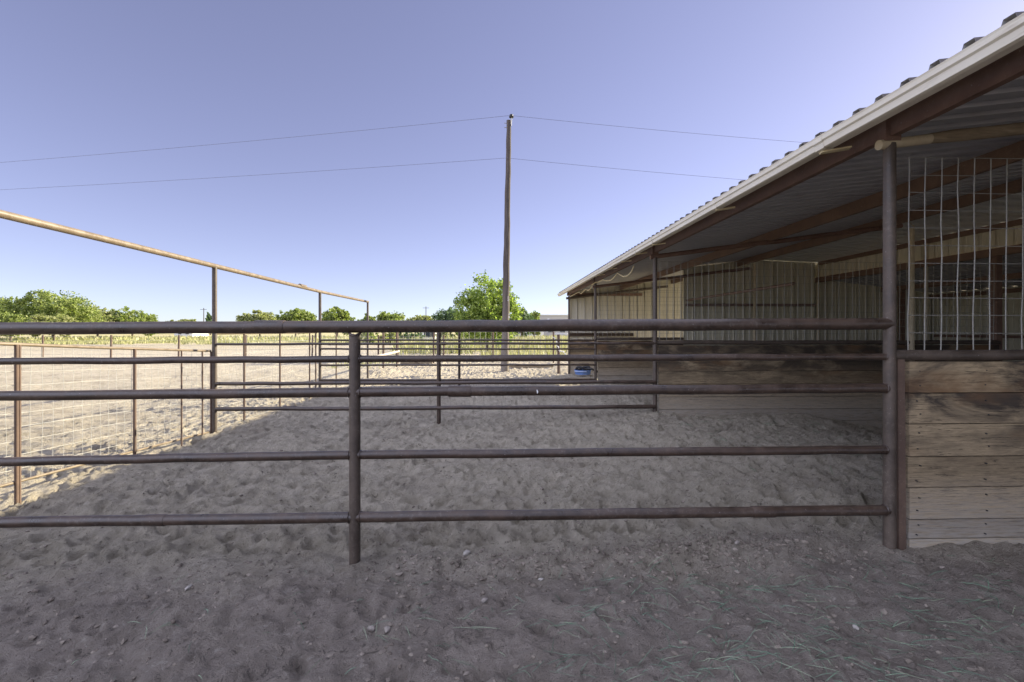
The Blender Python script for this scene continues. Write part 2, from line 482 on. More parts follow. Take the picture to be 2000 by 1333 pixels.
for k in range(5600):                        # hoof prints
    cx, cy = rs.uniform(-9, 6), 3.4 + 22 * rs.rand() ** 1.5
    pit(cx, cy, rs.uniform(.033, .075), rs.uniform(.024, .062), rs.uniform(1, 1.7), rs.uniform(0, 3.14))
for k in range(1100):
    pit(rs.uniform(-4, 5), rs.uniform(1.2, 3.1), rs.uniform(.018, .055), rs.uniform(.006, .022), rs.uniform(1, 1.8), rs.uniform(0, 3.14))
for k in range(85):                          # drag marks running out of the stall
    cx, cy = rs.uniform(.8, 3.4), rs.uniform(3.7, 6.8)
    pit(cx, cy, rs.uniform(.05, .09), rs.uniform(.03, .06), rs.uniform(3, 6), rs.uniform(2.0, 2.5))
for cx, cy, hgt, r_ in ((-.97, 3.08, .028, .10), (2.72, 3.08, .03, .12), (-1.0, 7.78, .04, .12), (2.72, 7.8, .05, .16), (-4.72, 7.6, .05, .16), (-4.72, 12.0, .05, .16), (2.72, 12.6, .05, .16)):
    GZ += hgt * np.exp(-(((GX - cx) ** 2 + (GY - cy) ** 2) / r_ ** 2)) * (1 + .5 * vnoise(GX * 14, GY * 14, 21))
ny, nx = GX.shape
V = np.stack([GX, GY, GZ], -1).reshape(-1, 3)
idx = np.arange(nx * ny).reshape(ny, nx)
F = np.stack([idx[:-1, :-1], idx[:-1, 1:], idx[1:, 1:], idx[1:, :-1]], -1).reshape(-1, 4)
g = link('ground', np_mesh('ground', V, F, M['ground'], True)); g['kind'] = 'structure'
def gh(x, y):
    i = int(np.clip(np.searchsorted(xs, x) - 1, 0, nx - 2)); j = int(np.clip(np.searchsorted(ys, y) - 1, 0, ny - 2))
    u, v_ = (x - xs[i]) / (xs[i + 1] - xs[i]), (y - ys[j]) / (ys[j + 1] - ys[j])
    return float(GZ[j, i] * (1 - u) * (1 - v_) + GZ[j, i + 1] * u * (1 - v_) + GZ[j + 1, i] * (1 - u) * v_ + GZ[j + 1, i + 1] * u * v_)

# ------------------------------------------------------------------ pipe fences across the pens
BX = 2.72                                    # line of the barn's front posts
PY = (3.08, 7.8, 12.6, 17.3)                 # barn posts, fences and stall partitions share these distances
LX = -4.72                                   # line of the tall pipe frame on the left

def wavy(p0, p1, n=14, amp=.004, seed=0):
    rr = random.Random(seed); p0, p1 = Vector(p0), Vector(p1)
    return [p0.lerp(p1, i / n) + Vector((0, 0, rr.uniform(-amp, amp) if 0 < i < n else 0)) for i in range(n + 1)]

f1 = thing('pipe_fence', 'thick dark brown five rail pipe fence nearest the viewer, beside the alley', 'fence', (-.97, 3.08, 0), 'pipe fences between the pens')
yf = PY[0]
for k, (rad, ya, yb_, yc) in enumerate([(.0405, 642.5, 638.6, 632.5), (.0228, 706.3, 701.5, 697.3), (.0325, 774.0, 766.5, 758.5), (.0290, 902.0, 889.0, 878.5), (.0345, 1021, 1010.5, 996.5)]):
    a, b, c = atY(0, ya, yf), atY(693, yb_, yf), atY(1738, yc, yf)
    s0 = a + (a - b) * ((LX + .03 - a.x) / (a.x - b.x)) if k != 99 else a
    mb = MB()
    mb.tube(wavy(s0, b, 16, .0025, k), rad, 20)
    mb.build('rail', M['pipe'], f1)
    mb = MB(); mb.tube(wavy(b, c, 18, .0025, k + 9), rad, 20); mb.build('rail', M['pipe'], f1)
def weld(parent, x, Y, z, rad, seed):
    rq = random.Random(seed)
    mb = MB(); n_ = 18
    pts = [(x + rq.uniform(-.003, .003), Y + (rad + .001) * math.cos(2 * math.pi * k / n_), z + (rad + .001) * math.sin(2 * math.pi * k / n_)) for k in range(n_ + 1)]
    mb.tube(pts, [.0045 + rq.uniform(-.0015, .002) for _ in pts], 6)
    mb.build('weld', M['pipe'], parent)
for k, (rad, yb_, yc) in enumerate([(.0228, 701.5, 697.3), (.0325, 766.5, 758.5), (.0290, 889.0, 878.5), (.0345, 1010.5, 996.5)]):
    q = atY(693, yb_, yf)
    weld(f1, q.x - .037, yf, q.z, rad, k); weld(f1, q.x + .037, yf, q.z, rad, k + 10)
    q = atY(1738, yc, yf); weld(f1, BX - .034, yf, q.z, rad, k + 20)
def sleeve(parent, xa, xb, yc, Y, rad, grow=1.12, mat='pipe'):
    a, b = atY(xa, yc, Y), atY(xb, yc, Y)
    d = (b - a)
    mb = MB(); mb.tube([a, a + d * .04, b - d * .04, b], [rad * (grow - .05), rad * grow, rad * grow, rad * (grow - .03)], 20)
    return mb.build('sleeve', M[mat], parent)
sleeve(f1, 498, 557, 638.8, yf, .0405, 1.09); sleeve(f1, 876, 920, 764.5, yf, .0325, 1.2); sleeve(f1, 284, 324, 1016.5, yf, .0345, 1.1); sleeve(f1, 1468, 1512, 1000.0, yf, .0345, 1.1)
pb, ptop = atY(693, 1098, yf), atY(693, 655, yf)
MB().tube([(pb.x, yf, pb.z - .3), (pb.x, yf, ptop.z)], .0365, 24).build('post', M['post'], f1)
mb = MB()
for k in range(14):                          # lumpy weld beads where the post meets the rails
    t = 2 * math.pi * k / 14
    for zc, rr_ in ((ptop.z - .006, .038),):
        mb.tube([(pb.x + rr_ * math.cos(t), yf + rr_ * math.sin(t), zc + .02 * abs(math.cos(t))), (pb.x + rr_ * math.cos(t + .5), yf + rr_ * math.sin(t + .5), zc + .02 * abs(math.cos(t + .5)))], .006, 6)
mb.build('weld', M['pipe'], f1)
mb = MB()
q = atY(1048, 764, yf); mb.tube([q + Vector((0, -.0325, .012)), q + Vector((.004, -.034, -.004)), q + Vector((.002, -.033, -.014))], [.003, .0055, .002], 6)
mb.build('bird_dropping', M['white'], f1); mb = MB()
q = atY(1068, 628.5, yf); mb.tube([q + Vector((0, -.035, .016)), q + Vector((.014, -.036, .016))], .003, 6)
mb.build('bird_dropping', M['white'], f1)

YLF = (atX(419, 520, LX).y, atX(625, 570, LX).y)
f2 = thing('pipe_fence', 'dark pipe fence crossing behind the nearest fence, meeting the second barn post', 'fence', (-1, PY[1], 0), 'pipe fences between the pens')
f3 = thing('pipe_fence', 'farthest thin looking pipe fence, near the white scrap tape and blue tub', 'fence', (-1.1, PY[2], 0), 'pipe fences between the pens')
for ft, Y, lx, rails, posts in ((f2, PY[1] - .02, 419, ((642, 641, .036), (672.7, 670.8, .021), (701, 698.5, .021), (749.8, 746.5, .031), (799.5, 794.8, .034)), ((857, 832),)),
                                (f3, PY[2] - .02, 625, ((643, 642.5, .036), (664.9, 664.9, .026), (681.8, 682, .026), (713.6, 713, .027), (743, 742, .034)), ((897, 746),))):
    x1 = 1282 if ft is f2 else 1163
    for k, (yl_, yr, rad) in enumerate(rails):
        a, b = atY(lx, yl_, YLF[0] if ft is f2 else YLF[1]), atY(x1, yr, Y)
        a.x = LX; b.x = BX
        a.y = YLF[0] if ft is f2 else YLF[1]
        MB().tube(wavy(a, b, 20, .006, k + 40), rad, 14).build('rail', M['pipe'], ft)
    for px, py in posts:
        q = atY(px, py, Y)
        MB().tube([(q.x, Y, gh(q.x, Y) - .3), (q.x, Y, rails[0][2] + atY(px, rails[0][0], Y).z - .04)], .035, 16).build('post', M['pipe'], ft)
sleeve(f2, 552, 578, 798, PY[1] - .02, .034, 1.16); sleeve(f2, 862, 872, 671.5, PY[1] - .02, .021, 1.35); sleeve(f3, 1130, 1150, 712.8, PY[2] - .02, .027, 1.3)

# ------------------------------------------------------------------ tall pipe frame along the left side of the pens
fr = thing('overhead_rail', 'tall tan overhead pipe carried on slim brown posts along the left of the pens', 'frame', (LX, PY[1], 0))
tops = [atX(0, 418, LX), atX(419, 520, LX), atX(625, 570, LX), atX(719, 590, LX)]
pa = tops[0] + (tops[0] - tops[1]) * ((tops[0].y - 3.0) / (tops[1].y - tops[0].y))
endp = tops[3]
MB().tube([pa, tops[0], tops[1], tops[2], endp], .040, 18).build('overhead_pipe', M['tan_pipe'], fr)
d = (tops[2] - tops[1]).normalized(); q = atX(591, 559.5, LX)
MB().tube([q - d * .16, q + d * .16], .047, 18).build('sleeve', M['tan_pipe'], fr)
for y_, zt in ((pa.y + .05, pa.z), (tops[1].y, tops[1].z), (tops[2].y, tops[2].z), (endp.y - .05, endp.z)):
    MB().tube([(LX, y_, gh(LX, y_) - .35), (LX, y_, zt - .02)], .0375, 18).build('post', M['post'], fr)
YL = [pa.y + .05, tops[1].y, tops[2].y, endp.y]

def wire_panel(p00, p01, p10, p11, nv, nh, rv, rh, jit=0., seed=1, sag=None, sides=5):
    """grid of welded wire between bottom line p00-p01 and top line p10-p11"""
    rr = random.Random(seed); mb = MB()
    p00, p01, p10, p11 = (Vector(p) for p in (p00, p01, p10, p11))
    for i in range(nv + 1):
        t = i / nv
        a, b = p00.lerp(p01, t), p10.lerp(p11, t)
        ax = (p01 - p00).normalized()
        pts = [a.lerp(b, k / 6) + ax * (rr.uniform(-jit, jit) if 0 < k < 6 else 0) for k in range(7)] if jit else [a, b]
        mb.tube(pts, rv, sides, False)
    for j in range(nh + 1):
        t = j / nh
        a, b = p00.lerp(p10, t), p01.lerp(p11, t)
        pts = [a.lerp(b, k / 8) + Vector((0, 0, rr.uniform(-jit, jit) * .6)) for k in range(9)] if jit else [a, b]
        mb.tube(pts, rh, sides, False)
    return mb

# ------------------------------------------------------------------ wire gate and wire fences on the left line
GXL = LX - .06
gate = thing('mesh_gate', 'sagging welded wire gate with tan top and bottom pipes, left of the tall post', 'gate', (GXL, 5.5, 0))
t0, t1 = atX(0, 664, GXL), atX(411, 686, GXL)
b0, b1 = atX(0, 957, GXL), atX(378, 863, GXL)
ext = lambda a, b, y: a + (b - a) * ((y - a.y) / (b.y - a.y))
y0, y1 = 3.3, t1.y
T0, T1, B0, B1 = ext(t0, t1, y0), ext(t0, t1, y1), ext(b0, b1, y0), ext(b0, b1, y1)
T0.z = min(T0.z, 1.46)
for Bp in (B0, B1): Bp.z = max(Bp.z, gh(Bp.x, Bp.y) + .03)
MB().tube([T0, T0.lerp(T1, .5) + Vector((0, 0, -.01)), T1], .018, 12).build('top_pipe', M['tan_pipe'], gate)
MB().tube([B0, B0.lerp(B1, .5) + Vector((0, 0, .01)), B1], .015, 12).build('bottom_pipe', M['tan_pipe'], gate)
wire_panel(B0, B1, T0, T1, int((y1 - y0) / .115), 10, .0023, .0026, .008, 5).build('wire_mesh', M['wire_new'], gate)
for px, rad in ((28, .017), (34, .013), (260, .019), (352, .012), (393, .012), (410, .018)):
    q = atX(px, 700, GXL)
    tt = (q.y - y0) / (y1 - y0)
    zt = T0.lerp(T1, tt).z - .01
    MB().tube([(GXL + .02, q.y, gh(GXL, q.y) - .1), (GXL + .02, q.y, zt)], rad, 10).build('upright', M['rust_post'], gate)

def line_fence(name, label, ya, yb_, ups, zt, dv, nh, group):
    o = thing(name, label, 'fence', (GXL, (ya + yb_) / 2, 0), group)
    za, zb = gh(GXL, ya), gh(GXL, yb_)
    wire_panel((GXL, ya, za + .03), (GXL, yb_, zb + .03), (GXL, ya, zt), (GXL, yb_, zt - .01), int((yb_ - ya) / dv), nh, .0022, .0030, .006, 3).build('wire_mesh', M['wire_new'], o)
    MB().tube([(GXL, ya, zt + .01), (GXL, yb_, zt)], .02, 10).build('top_pipe', M['tan_pipe'], o)
    for px in ups:
        q = atX(px, 690, GXL)
        MB().tube([(GXL + .01, q.y, gh(GXL, q.y) - .2), (GXL + .01, q.y, zt)], .02, 8).build('upright', M['rust_post'], o)
    return o
line_fence('wire_fence', 'fine wire mesh fence between the first and second tall brown posts', YL[1] + .08, YL[2] - .08, (476, 546, 604, 616), 1.43, .11, 9, 'wire mesh fences on the left line')
line_fence('wire_fence', 'wire mesh fence between the second and last tall brown posts', YL[2] + .08, YL[3] - .08, (656, 682), 1.44, .13, 9, 'wire mesh fences on the left line')

pr = thing('pipe_rail', 'low pale pipe rail running back from the last tall post on short posts', 'rail', (-4.8, 19.5, 0))
MB().tube([(-4.78, 16.55, .44), (-4.82, 22.4, .46)], .055, 12).build('rail', M['pale_pipe'], pr)
for px, yb_ in ((751, 19.3), (777, 21.9)):
    q = atY(px, 700, yb_)
    MB().tube([(q.x - .05, yb_, gh(q.x, yb_) - .2), (q.x - .05, yb_, 1.42)], .045, 10).build('post', M['rust_post'], pr)

# far cross fences
ff = thing('field_fence', 'slack wire fence on thin rusty posts across the ploughed field at left', 'fence', (-20, 26, 0), 'field fences')
for k in range(10):
    x = -36.2 + 3.68 * k
    MB().tube([(x, 26, gh(x, 26) - .3), (x + .03, 26, 1.22)], .05, 8).build('post', M['rust_post'], ff)
mb = MB()
for z in (-.1, .15, .4, .65, .9, 1.12):
    mb.tube([(x, 26, z + .02 * math.sin(x * 2.3)) for x in np.linspace(-38, -3, 40)], .006, 4, False)
mb.build('wire', M['wire_dull'], ff)
f5 = thing('field_fence', 'tall open wire fence on thin posts crossing behind the utility pole', 'fence', (0, 24, 0), 'field fences')
for px in (777, 847, 963, 1081):
    q = atY(px, 690, 24)
    MB().tube([(q.x, 24, gh(q.x, 24) - .3), (q.x, 24, 1.42)], .045, 8).build('post', M['rust_post'], f5)
xa, xb = atY(777, 690, 24).x, atY(1108, 690, 24).x
wire_panel((xa, 24, -.3), (xb, 24, -.3), (xa, 24, 1.4), (xb, 24, 1.4), int((xb - xa) / .28), 5, .010, .006, .01, 11, None, 4).build('wire_mesh', M['wire'], f5)

tp = thing('gate_post', 'short rusty post with white cross board beside the barn corner', 'post', (2.4, 17.95, 0))
q = atX(1091, 731, 2.37)
MB().tube([(q.x, q.y, gh(q.x, q.y) - .2), (q.x, q.y, 1.38)], .06, 10).build('post', M['rust_post'], tp)
MB().box((q.x + .14, q.y - .07, 1.36), (.55, .03, .07)).build('cross_board', M['white'], tp, False)
pts = []
for k in range(60):
    t = k / 59
    pts.append(Vector((q.x - .26 + .7 * t + .03 * math.sin(k * 1.1), q.y - .1 + .03 * math.cos(k * 1.1), 1.22 - 1.05 * t + .10 * math.sin(t * 12))))
tag(MB().tube(pts, .018, 6).build('scrap_tape', M['white']), 'twisted white tape hanging beside the rusty post near the barn corner', 'tape')
mb = MB(); mb.bar((.5, 20.6, gh(.5, 20.6) + .05), (2.5, 20.4, gh(2.5, 20.4) + .05), .12, .13)
tag(mb.build('timber', M['log'], None, False), 'weathered tan timber half buried right of the utility pole', 'timber', 'timbers on the sand')
mb = MB(); mb.bar((-4.9, 23.2, gh(-4.9, 23.2) + .07), (-3.3, 23.2, gh(-3.3, 23.2) + .07), .12, .18)
tag(mb.build('timber', M['log'], None, False), 'short flat timber on the sand under the tall open wire fence', 'timber', 'timbers on the sand')

# ------------------------------------------------------------------ barn
barn = thing('horse_barn', 'long open sided horse barn with corrugated roof, rusty beams and cream gutter', 'barn', (2.72, 8, 0))
S = .12
def rz(X): return 2.965 + S * (X - BX)       # underside of the front roof sheet
RX, EX = 7.2, 2.40                            # ridge and eave
Y0, Y1 = -3.2, 17.75
def rib_sheet(axis0, axis1, pitch, rib, flat, slope, e0, e1, z0, z1, along='Y', flip=1):
    """ribbed metal sheet: profile along one horizontal axis, extruded between e0 and e1 (roof: X e0..e1, z0..z1)"""
    prof = []
    s = axis0
    half = (pitch - flat - 2 * slope)
    while s < axis1:
        for ds, h in ((0, 0), (half, 0), (half + slope, rib), (half + slope + flat, rib), (pitch, 0)):
            if ds < pitch or s + pitch >= axis1: prof.append((min(s + ds, axis1), h))
        s += pitch
    return prof
def roof_piece(name, mat, xa, za, xb, zb, pitch, rib, ya, yb_, parent, thick=.002):
    prof = rib_sheet(ya, yb_, pitch, rib, pitch * .28, pitch * .09, 0, 0, 0, 0)
    n = len(prof); vs, fs = [], []
    for (x, z) in ((xa, za), (xb, zb)):
        for s, h in prof: vs.append((x, s, z + h))
    for (x, z) in ((xa, za), (xb, zb)):
        for s, h in prof: vs.append((x, s, z + h + thick))
    for i in range(n - 1):
        fs.append((i, i + 1, n + i + 1, n + i)); fs.append((2 * n + i, 3 * n + i, 3 * n + i + 1, 2 * n + i + 1))
        fs.append((i, 2 * n + i, 2 * n + i + 1, i + 1))
    o = MB().add(vs, fs).build(name, mat, parent, False)
    o.data.materials.append(M['roof_top'])
    for i in range(n - 1): o.data.polygons[3 * i + 1].material_index = 1
    return o
roof_piece('roof', M['roof_dark'], EX, rz(EX), RX, rz(RX), .183, .046, Y0, Y1, barn)
FX = 9.0
zB = rz(RX) - .02
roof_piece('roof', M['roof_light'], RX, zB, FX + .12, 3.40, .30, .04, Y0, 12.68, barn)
roof_piece('roof', M['roof_dark'], FX + .02, 2.93, 12.6, 2.52, .30, .035, Y0, 12.68, barn)
roof_piece('roof', M['roof_dark'], RX, zB, FX, zB - .2, .30, .035, 12.75, Y1, barn)
# beams along the barn
def lbeam(name, X, zc, w_, h_, ya, yb_, mat='purlin'):
    mb = MB()
    mb.box((X, (ya + yb_) / 2, zc), (w_ * .25, yb_ - ya, h_))
    mb.box((X + w_ * .5, (ya + yb_) / 2, zc + h_ / 2 - .006), (w_ * .8, yb_ - ya, .012))
    mb.box((X + w_ * .5, (ya + yb_) / 2, zc - h_ / 2 + .006), (w_ * .8, yb_ - ya, .012))
    return mb.build(name, M[mat], barn, False)
lbeam('eave_beam', BX - .02, 2.897, .05, .132, Y0, 17.5, 'beam')
lbeam('purlin', 4.7, rz(4.7) - .085, .05, .16, Y0, 17.4)
lbeam('purlin', 6.7, rz(6.7) - .085, .05, .16, Y0, 17.4)
lbeam('purlin', FX - .02, 3.36, .05, .10, Y0, 12.5)
lbeam('header_beam', FX - .06, 2.90, .10, .14, Y0, 12.55)
lbeam('purlin', 10.8, 2.63, .05, .12, Y0, 12.5)
lbeam('header_beam', 12.25, 2.44, .06, .10, Y0, 12.55)
MB().tube([(5.3, 8.0, 2.33), (5.3, 12.6, 2.33)], .03, 12).build('tie_pipe', M['purlin'], barn)
# posts
zg = [gh(BX, y) for y in PY]
for k, y in enumerate(PY):
    zt = 2.79
    MB().tube([(BX, y, zg[k] - .35), (BX, y, 2.5), (BX, y, 2.52), (BX, y, zt)], [.0375, .0375, .0375, .0375], 24).build('post', M['post'], barn)
    MB().box((BX - .005, y, 2.88), (.11, .075, .155)).build('beam_bracket', M['beam'], barn, False)
def ipost(px, X, Y, zt, r=.036, mat='tan_post', square=False):
    mb = MB()
    if square: mb.box((X, Y, (zt - .4) / 2), (.11, .11, zt + .4))
    else: mb.tube([(X, Y, -.4), (X, Y, zt)], r, 14)
    return mb.build('post', M[mat], barn, not square)
q = atY(1780, 500, PY[1]); ip = ipost(0, q.x, PY[1], rz(q.x) - .17 if q.x < RX else 3.3, .044)
mb = MB()
for k in range(85):                           # chain wrapped round the ridge post
    t = k * .62; z = .9 + .03 * k
    mb.tube([(q.x + .04 * math.cos(t), PY[1] + .04 * math.sin(t), z), (q.x + .04 * math.cos(t + .5), PY[1] + .04 * math.sin(t + .5), z + .024)], .008, 5)
mb.build('chain', M['tan_post'], ip)
q = atY(1474, 600, 12.45); ipost(0, q.x, 12.45, rz(q.x) - .17)
ipost(0, FX, 9.3, 3.32)
ipost(0, FX - .02, 12.5, 3.32)
ipost(0, FX, 7.95, 2.95, 0, 'beam', True)
ipost(0, 11.3, 12.4, 2.62, .04, 'beam', True)
ipost(0, FX, 3.2, 3.32)
ipost(0, 12.2, 7.8, 2.45); ipost(0, 12.2, 3.1, 2.45)
# wall sheets
def wall_piece(name, mat, p0, p1, z0, z1a, z1b, pitch=.29, rib=.022):
    p0, p1 = Vector((*p0, 0)), Vector((*p1, 0)); d = (p1 - p0); L = d.length; d.normalize(); nrm = Vector((d.y, -d.x, 0))
    prof = []
    s = 0
    while s < L - 1e-6:
        for ds, h in ((0, -1.3), (.008, -1.3), (.009, 1), (.022, 1), (.036, 0), (.12, 0), (.128, .3), (.14, .3), (.148, 0), (.254, 0), (.272, 1)):
            prof.append((min(s + ds * pitch / .29, L), h * rib))
        s += pitch
    prof.append((L, 0))
    vs, fs = [], []
    for s, h in prof:
        p = p0 + d * s + nrm * h
        zt = z1a + (z1b - z1a) * s / L
        vs += [(p.x, p.y, z0), (p.x, p.y, zt)]
    for i in range(len(prof) - 1):
        fs.append((2 * i, 2 * i + 2, 2 * i + 3, 2 * i + 1))
    return MB().add(vs, fs).build(name, M[mat], barn, False)
wall_piece('end_wall', 'wall_sheet', (BX + .05, 17.4), (RX, 17.4), .9, rz(BX) + .02, rz(RX) + .02)
wall_piece('end_wall', 'wall_shed', (RX, 17.38), (FX, 17.38), -.5, zB - .02, zB - .2)
wall_piece('cross_wall', 'wall_shed', (5.2, 12.62), (RX, 12.62), -.5, rz(5.2) - .02, rz(RX) - .02)
wall_piece('cross_wall', 'wall_shed', (RX, 12.62), (FX + .05, 12.62), -.5, zB - .01, 3.395)
wall_piece('cross_wall', 'wall_shed', (FX + .05, 12.66), (12.4, 12.66), -.5, 2.945, 2.555)
wall_piece('back_wall', 'wall_shed', (12.4, Y0), (12.4, 12.64), -.5, 2.545, 2.545)
wall_piece('fascia_wall', 'wall_fascia', (FX + .03, 12.6), (FX + .03, Y0), 2.98, 3.33, 3.33)
MB().box((7.1, 12.56, 2.2), (3.7, .05, .07)).build('girt', M['beam'], barn, False)
MB().box((12.33, 4.5, 1.34), (.06, 16, .07)).build('girt', M['beam'], barn, False)
MB().box((4.1, 17.33, 2.86), (2.9, .06, .10)).build('girt', M['beam'], barn, False)
MB().tube([(BX - .12, 17.22, 2.70), (6.5, 17.22, 2.70 + S * 3.9)], .045, 12).build('rafter', M['post'], barn)
for z in (1.36, 1.29):
    MB().tube([(BX, 17.3, z), (5.2, 17.3, z)], .035, 12).build('rail', M['pipe'], barn)

# stall partitions: boards below, top pipe, welded wire above, roof pole
def partition(Y, xe, zb, zt, z_pipe, mat, joints, mesh_z, dv, rv, rh, seed, xs0, name):
    p = MB(); rr = random.Random(seed)
    o = None
    zz = joints
    bm_ = MB()
    for a, b in zip(zz[:-1], zz[1:]):
        lo, hi = min(a, b), max(a, b)
        dy = rr.uniform(-.009, .009); tl = rr.uniform(-.006, .006)
        x0, x1 = xs0 + rr.uniform(0, .012), xe
        n = 10
        vs, fs = [], []
        for i in range(n + 1):                # a board with slightly wavering edges
            x = x0 + (x1 - x0) * i / n
            l_, h_ = lo + .0022 + rr.uniform(0, .0015), hi - .0022 - rr.uniform(0, .003)
            for (yy, z_) in ((-.02 + dy, l_), (.02 + dy, l_), (.02 + dy, h_), (-.02 + dy + tl, h_)): vs.append((x, Y + yy, z_))
        for i in range(n):
            for k in range(4):
                k2 = (k + 1) % 4
                fs.append((4 * i + k, 4 * i + 4 + k, 4 * i + 4 + k2, 4 * i + k2))
        fs += [(0, 1, 2, 3), (4 * n + 3, 4 * n + 2, 4 * n + 1, 4 * n)]
        bm_.add(vs, fs)
    o = bm_.build('partition', M[mat], barn, False)
    MB().box(((xs0 + xe) / 2 + .01, Y + .04, (min(joints) + max(joints)) / 2), (xe - xs0 - .04, .012, max(joints) - min(joints) - .02)).build('light_blocker', M['gap_blocker'], o, False)  # thin dark sheet added to stop light leaking between boards
    MB().tube(wavy((BX + .03, Y - .012, z_pipe), (xe, Y - .012, z_pipe), 12, .003, seed), .0385, 16).build('top_pipe', M['post'], o)
    z0 = z_pipe + .03
    nv, nh = int((xe - xs0) / dv), round((mesh_z - z0) / dv)
    wire_panel((xs0 + .02, Y, z0), (xs0 + .02 + nv * dv, Y, z0), (xs0 + .03, Y, mesh_z), (xs0 + .03 + nv * dv, Y, mesh_z), nv, nh, rv, rh, .006 if seed == 1 else .004, seed).build('wire_mesh', M['wire'], o)
    return o
z1 = lambda y: atY(1850, y, PY[0]).z
pt1 = partition(PY[0] + .03, 8.9, 0, 0, z1(694.5), 'boards', [z1(y) for y in (1085, 1053, 1015, 953, 892, 828, 768, 706)], z1(306), .1185, .0036, .0027, 1, 2.86, 'p1')
mb = MB(); mb.bar((BX + .09, PY[0] + .02, -.1), (BX + .075, PY[0] + .015, z1(697)), .05, .05, (0, 1, 0)); mb.build('edge_post', M['rust_post'], pt1, False)
z2 = lambda y: atY(1500, y, PY[1]).z
jz = sorted(z1(y) for y in (1053, 1015, 953, 892, 828, 768, 706))
rr = random.Random(31)
for lo, hi in zip(jz[:-1], jz[1:]):
    for xn in (2.93, 3.42):
        for f_ in (.27, .72):
            xn_, zn = xn + rr.uniform(-.015, .015), lo + (hi - lo) * (f_ + rr.uniform(-.05, .05))
            MB().tube([(xn_, PY[0] - .004, zn), (xn_, PY[0] + .02, zn)], .0042, 8).build('nail', M['black'], pt1)
pt2 = partition(PY[1] + .03, 8.9, 0, 0, z2(669.5), 'boards_b', [z2(y) for y in (905, 876, 848, 823, 799, 775, 750, 725, 700, 674.5)], z2(512), .1225, .0042, .0026, 2, 2.79, 'p2')
z3 = lambda y: atY(1220, y, PY[2]).z
pt3 = partition(PY[2] + .03, 5.2, 0, 0, z3(662), 'boards_b', [z3(y) for y in (765, 750, 734, 718, 701, 684, 666)], z3(562), .123, .0042, .003, 3, 2.79, 'p3')
bm4 = MB()
for k in range(6):
    bm4.box((5.0, 17.34 + .003 * (k % 2), -.25 + .225 * k + .11), (4.5, .04, .224))
bm4.build('partition', M['boards_b'], barn, False)
# roof poles over the partitions
def pole(Y, x0, z0, x1, slope, mat, r, n=10, seed=0, amp=.006):
    rr = random.Random(seed)
    pts = [(x0 + (x1 - x0) * i / n, Y, z0 + slope * (x1 - x0) * i / n + rr.uniform(-amp, amp)) for i in range(n + 1)]
    return pts
a, b = atY(1716, 284, PY[0]), atY(1815, 272, PY[0])
c = atY(1790, 274, PY[0]); d_ = atY(2000, 252, PY[0])
MB().tube([a, b], .034, 18).build('rafter_sleeve', M['tan_post'], barn)
sl_ = (d_.z - c.z) / (d_.x - c.x)
MB().tube(pole(PY[0] + .005, c.x, c.z + .004, 7.1, sl_, 'log', .04, 16, 3, .005), [.030] + [.042] * 16, 16).build('rafter', M['log'], barn)
for Y, px, py, px2, py2 in ((PY[1], 1270, 503, 1720, 446), (PY[2], 1158, 561, 1285, 546)):
    a, b = atY(px, py, Y), atY(px2, py2, Y)
    sl_ = (b.z - a.z) / (b.x - a.x)
    MB().tube(pole(Y, a.x, a.z, 7.1, sl_, '', .04, 12, 5), .040, 12).build('rafter', M['beam'], barn)
# gutter on the eave
gut = MB()
GXF, gz1, gz0 = 2.345, 2.908, 2.816
prof = [(EX + .03, gz1 - .004), (EX + .03, gz0), (GXF + .03, gz0), (GXF + .012, gz0 + .006), (GXF + .006, gz0 + .045), (GXF - .006, gz0 + .055), (GXF - .008, gz1 - .012), (GXF - .012, gz1), (GXF + .004, gz1), (GXF + .004, gz1 - .01), (GXF + .004, gz0 + .06), (GXF + .03, gz0 + .012), (EX + .02, gz0 + .008)]
ysg = list(np.linspace(Y0, 17.8, 40)); rr = random.Random(4)
vs, fs = [], []
for y in ysg:
    dz = rr.uniform(-.003, .003); dx = rr.uniform(-.003, .003)
    for (x, z) in prof: vs.append((x + dx, y, z + dz))
n = len(prof)
for i in range(len(ysg) - 1):
    for k in range(n - 1):
        fs.append((i * n + k, i * n + k + 1, (i + 1) * n + k + 1, (i + 1) * n + k))
fs.append(tuple((len(ysg) - 1) * n + k for k in range(n)))
gutter = gut.add(vs, fs).build('gutter', M['gutter'], barn, False)
for px in (1612, 1400, 1274, 1241, 1213, 1187, 1165):
    y = 2.345 / ((px - 1000) / FPX + .0315)
    mb = MB()
    vs, fs = [], []
    for yy in (y - .045, y + .045):
        for (x, z) in prof[1:8]: vs.append((x - (.004 if x < EX else 0), yy, z + (-.004 if z < gz1 - .02 else .002)))
    for k in range(6): fs.append((k, k + 1, 8 + k, 7 + k))
    mb.add(vs, fs).build('gutter_joint', M['gutter'], gutter, False)
    MB().bar((GXF + .03, y + .02, gz0 - .012), (BX - .16, y - .03, gz0 + .008), .05, .012).build('gutter_strap', M['cord'], gutter, False)

cordpts = []
for px, py in ((1238, 520), (1233, 532), (1226, 539), (1218, 541), (1211, 537), (1206, 534), (1200, 542), (1193, 548), (1185, 549), (1177, 547), (1170, 551), (1163, 552), (1157, 556), (1153, 565), (1149, 568), (1144, 565.5), (1140, 569), (1135, 574), (1131, 571), (1126, 573), (1113, 580)):
    cordpts.append(atX(px, py, BX - .075))
tag(MB().tube(cordpts, .012, 6).build('hanging_cord', M['cord']), 'cream cord looping along under the rusty eave beam', 'cord')

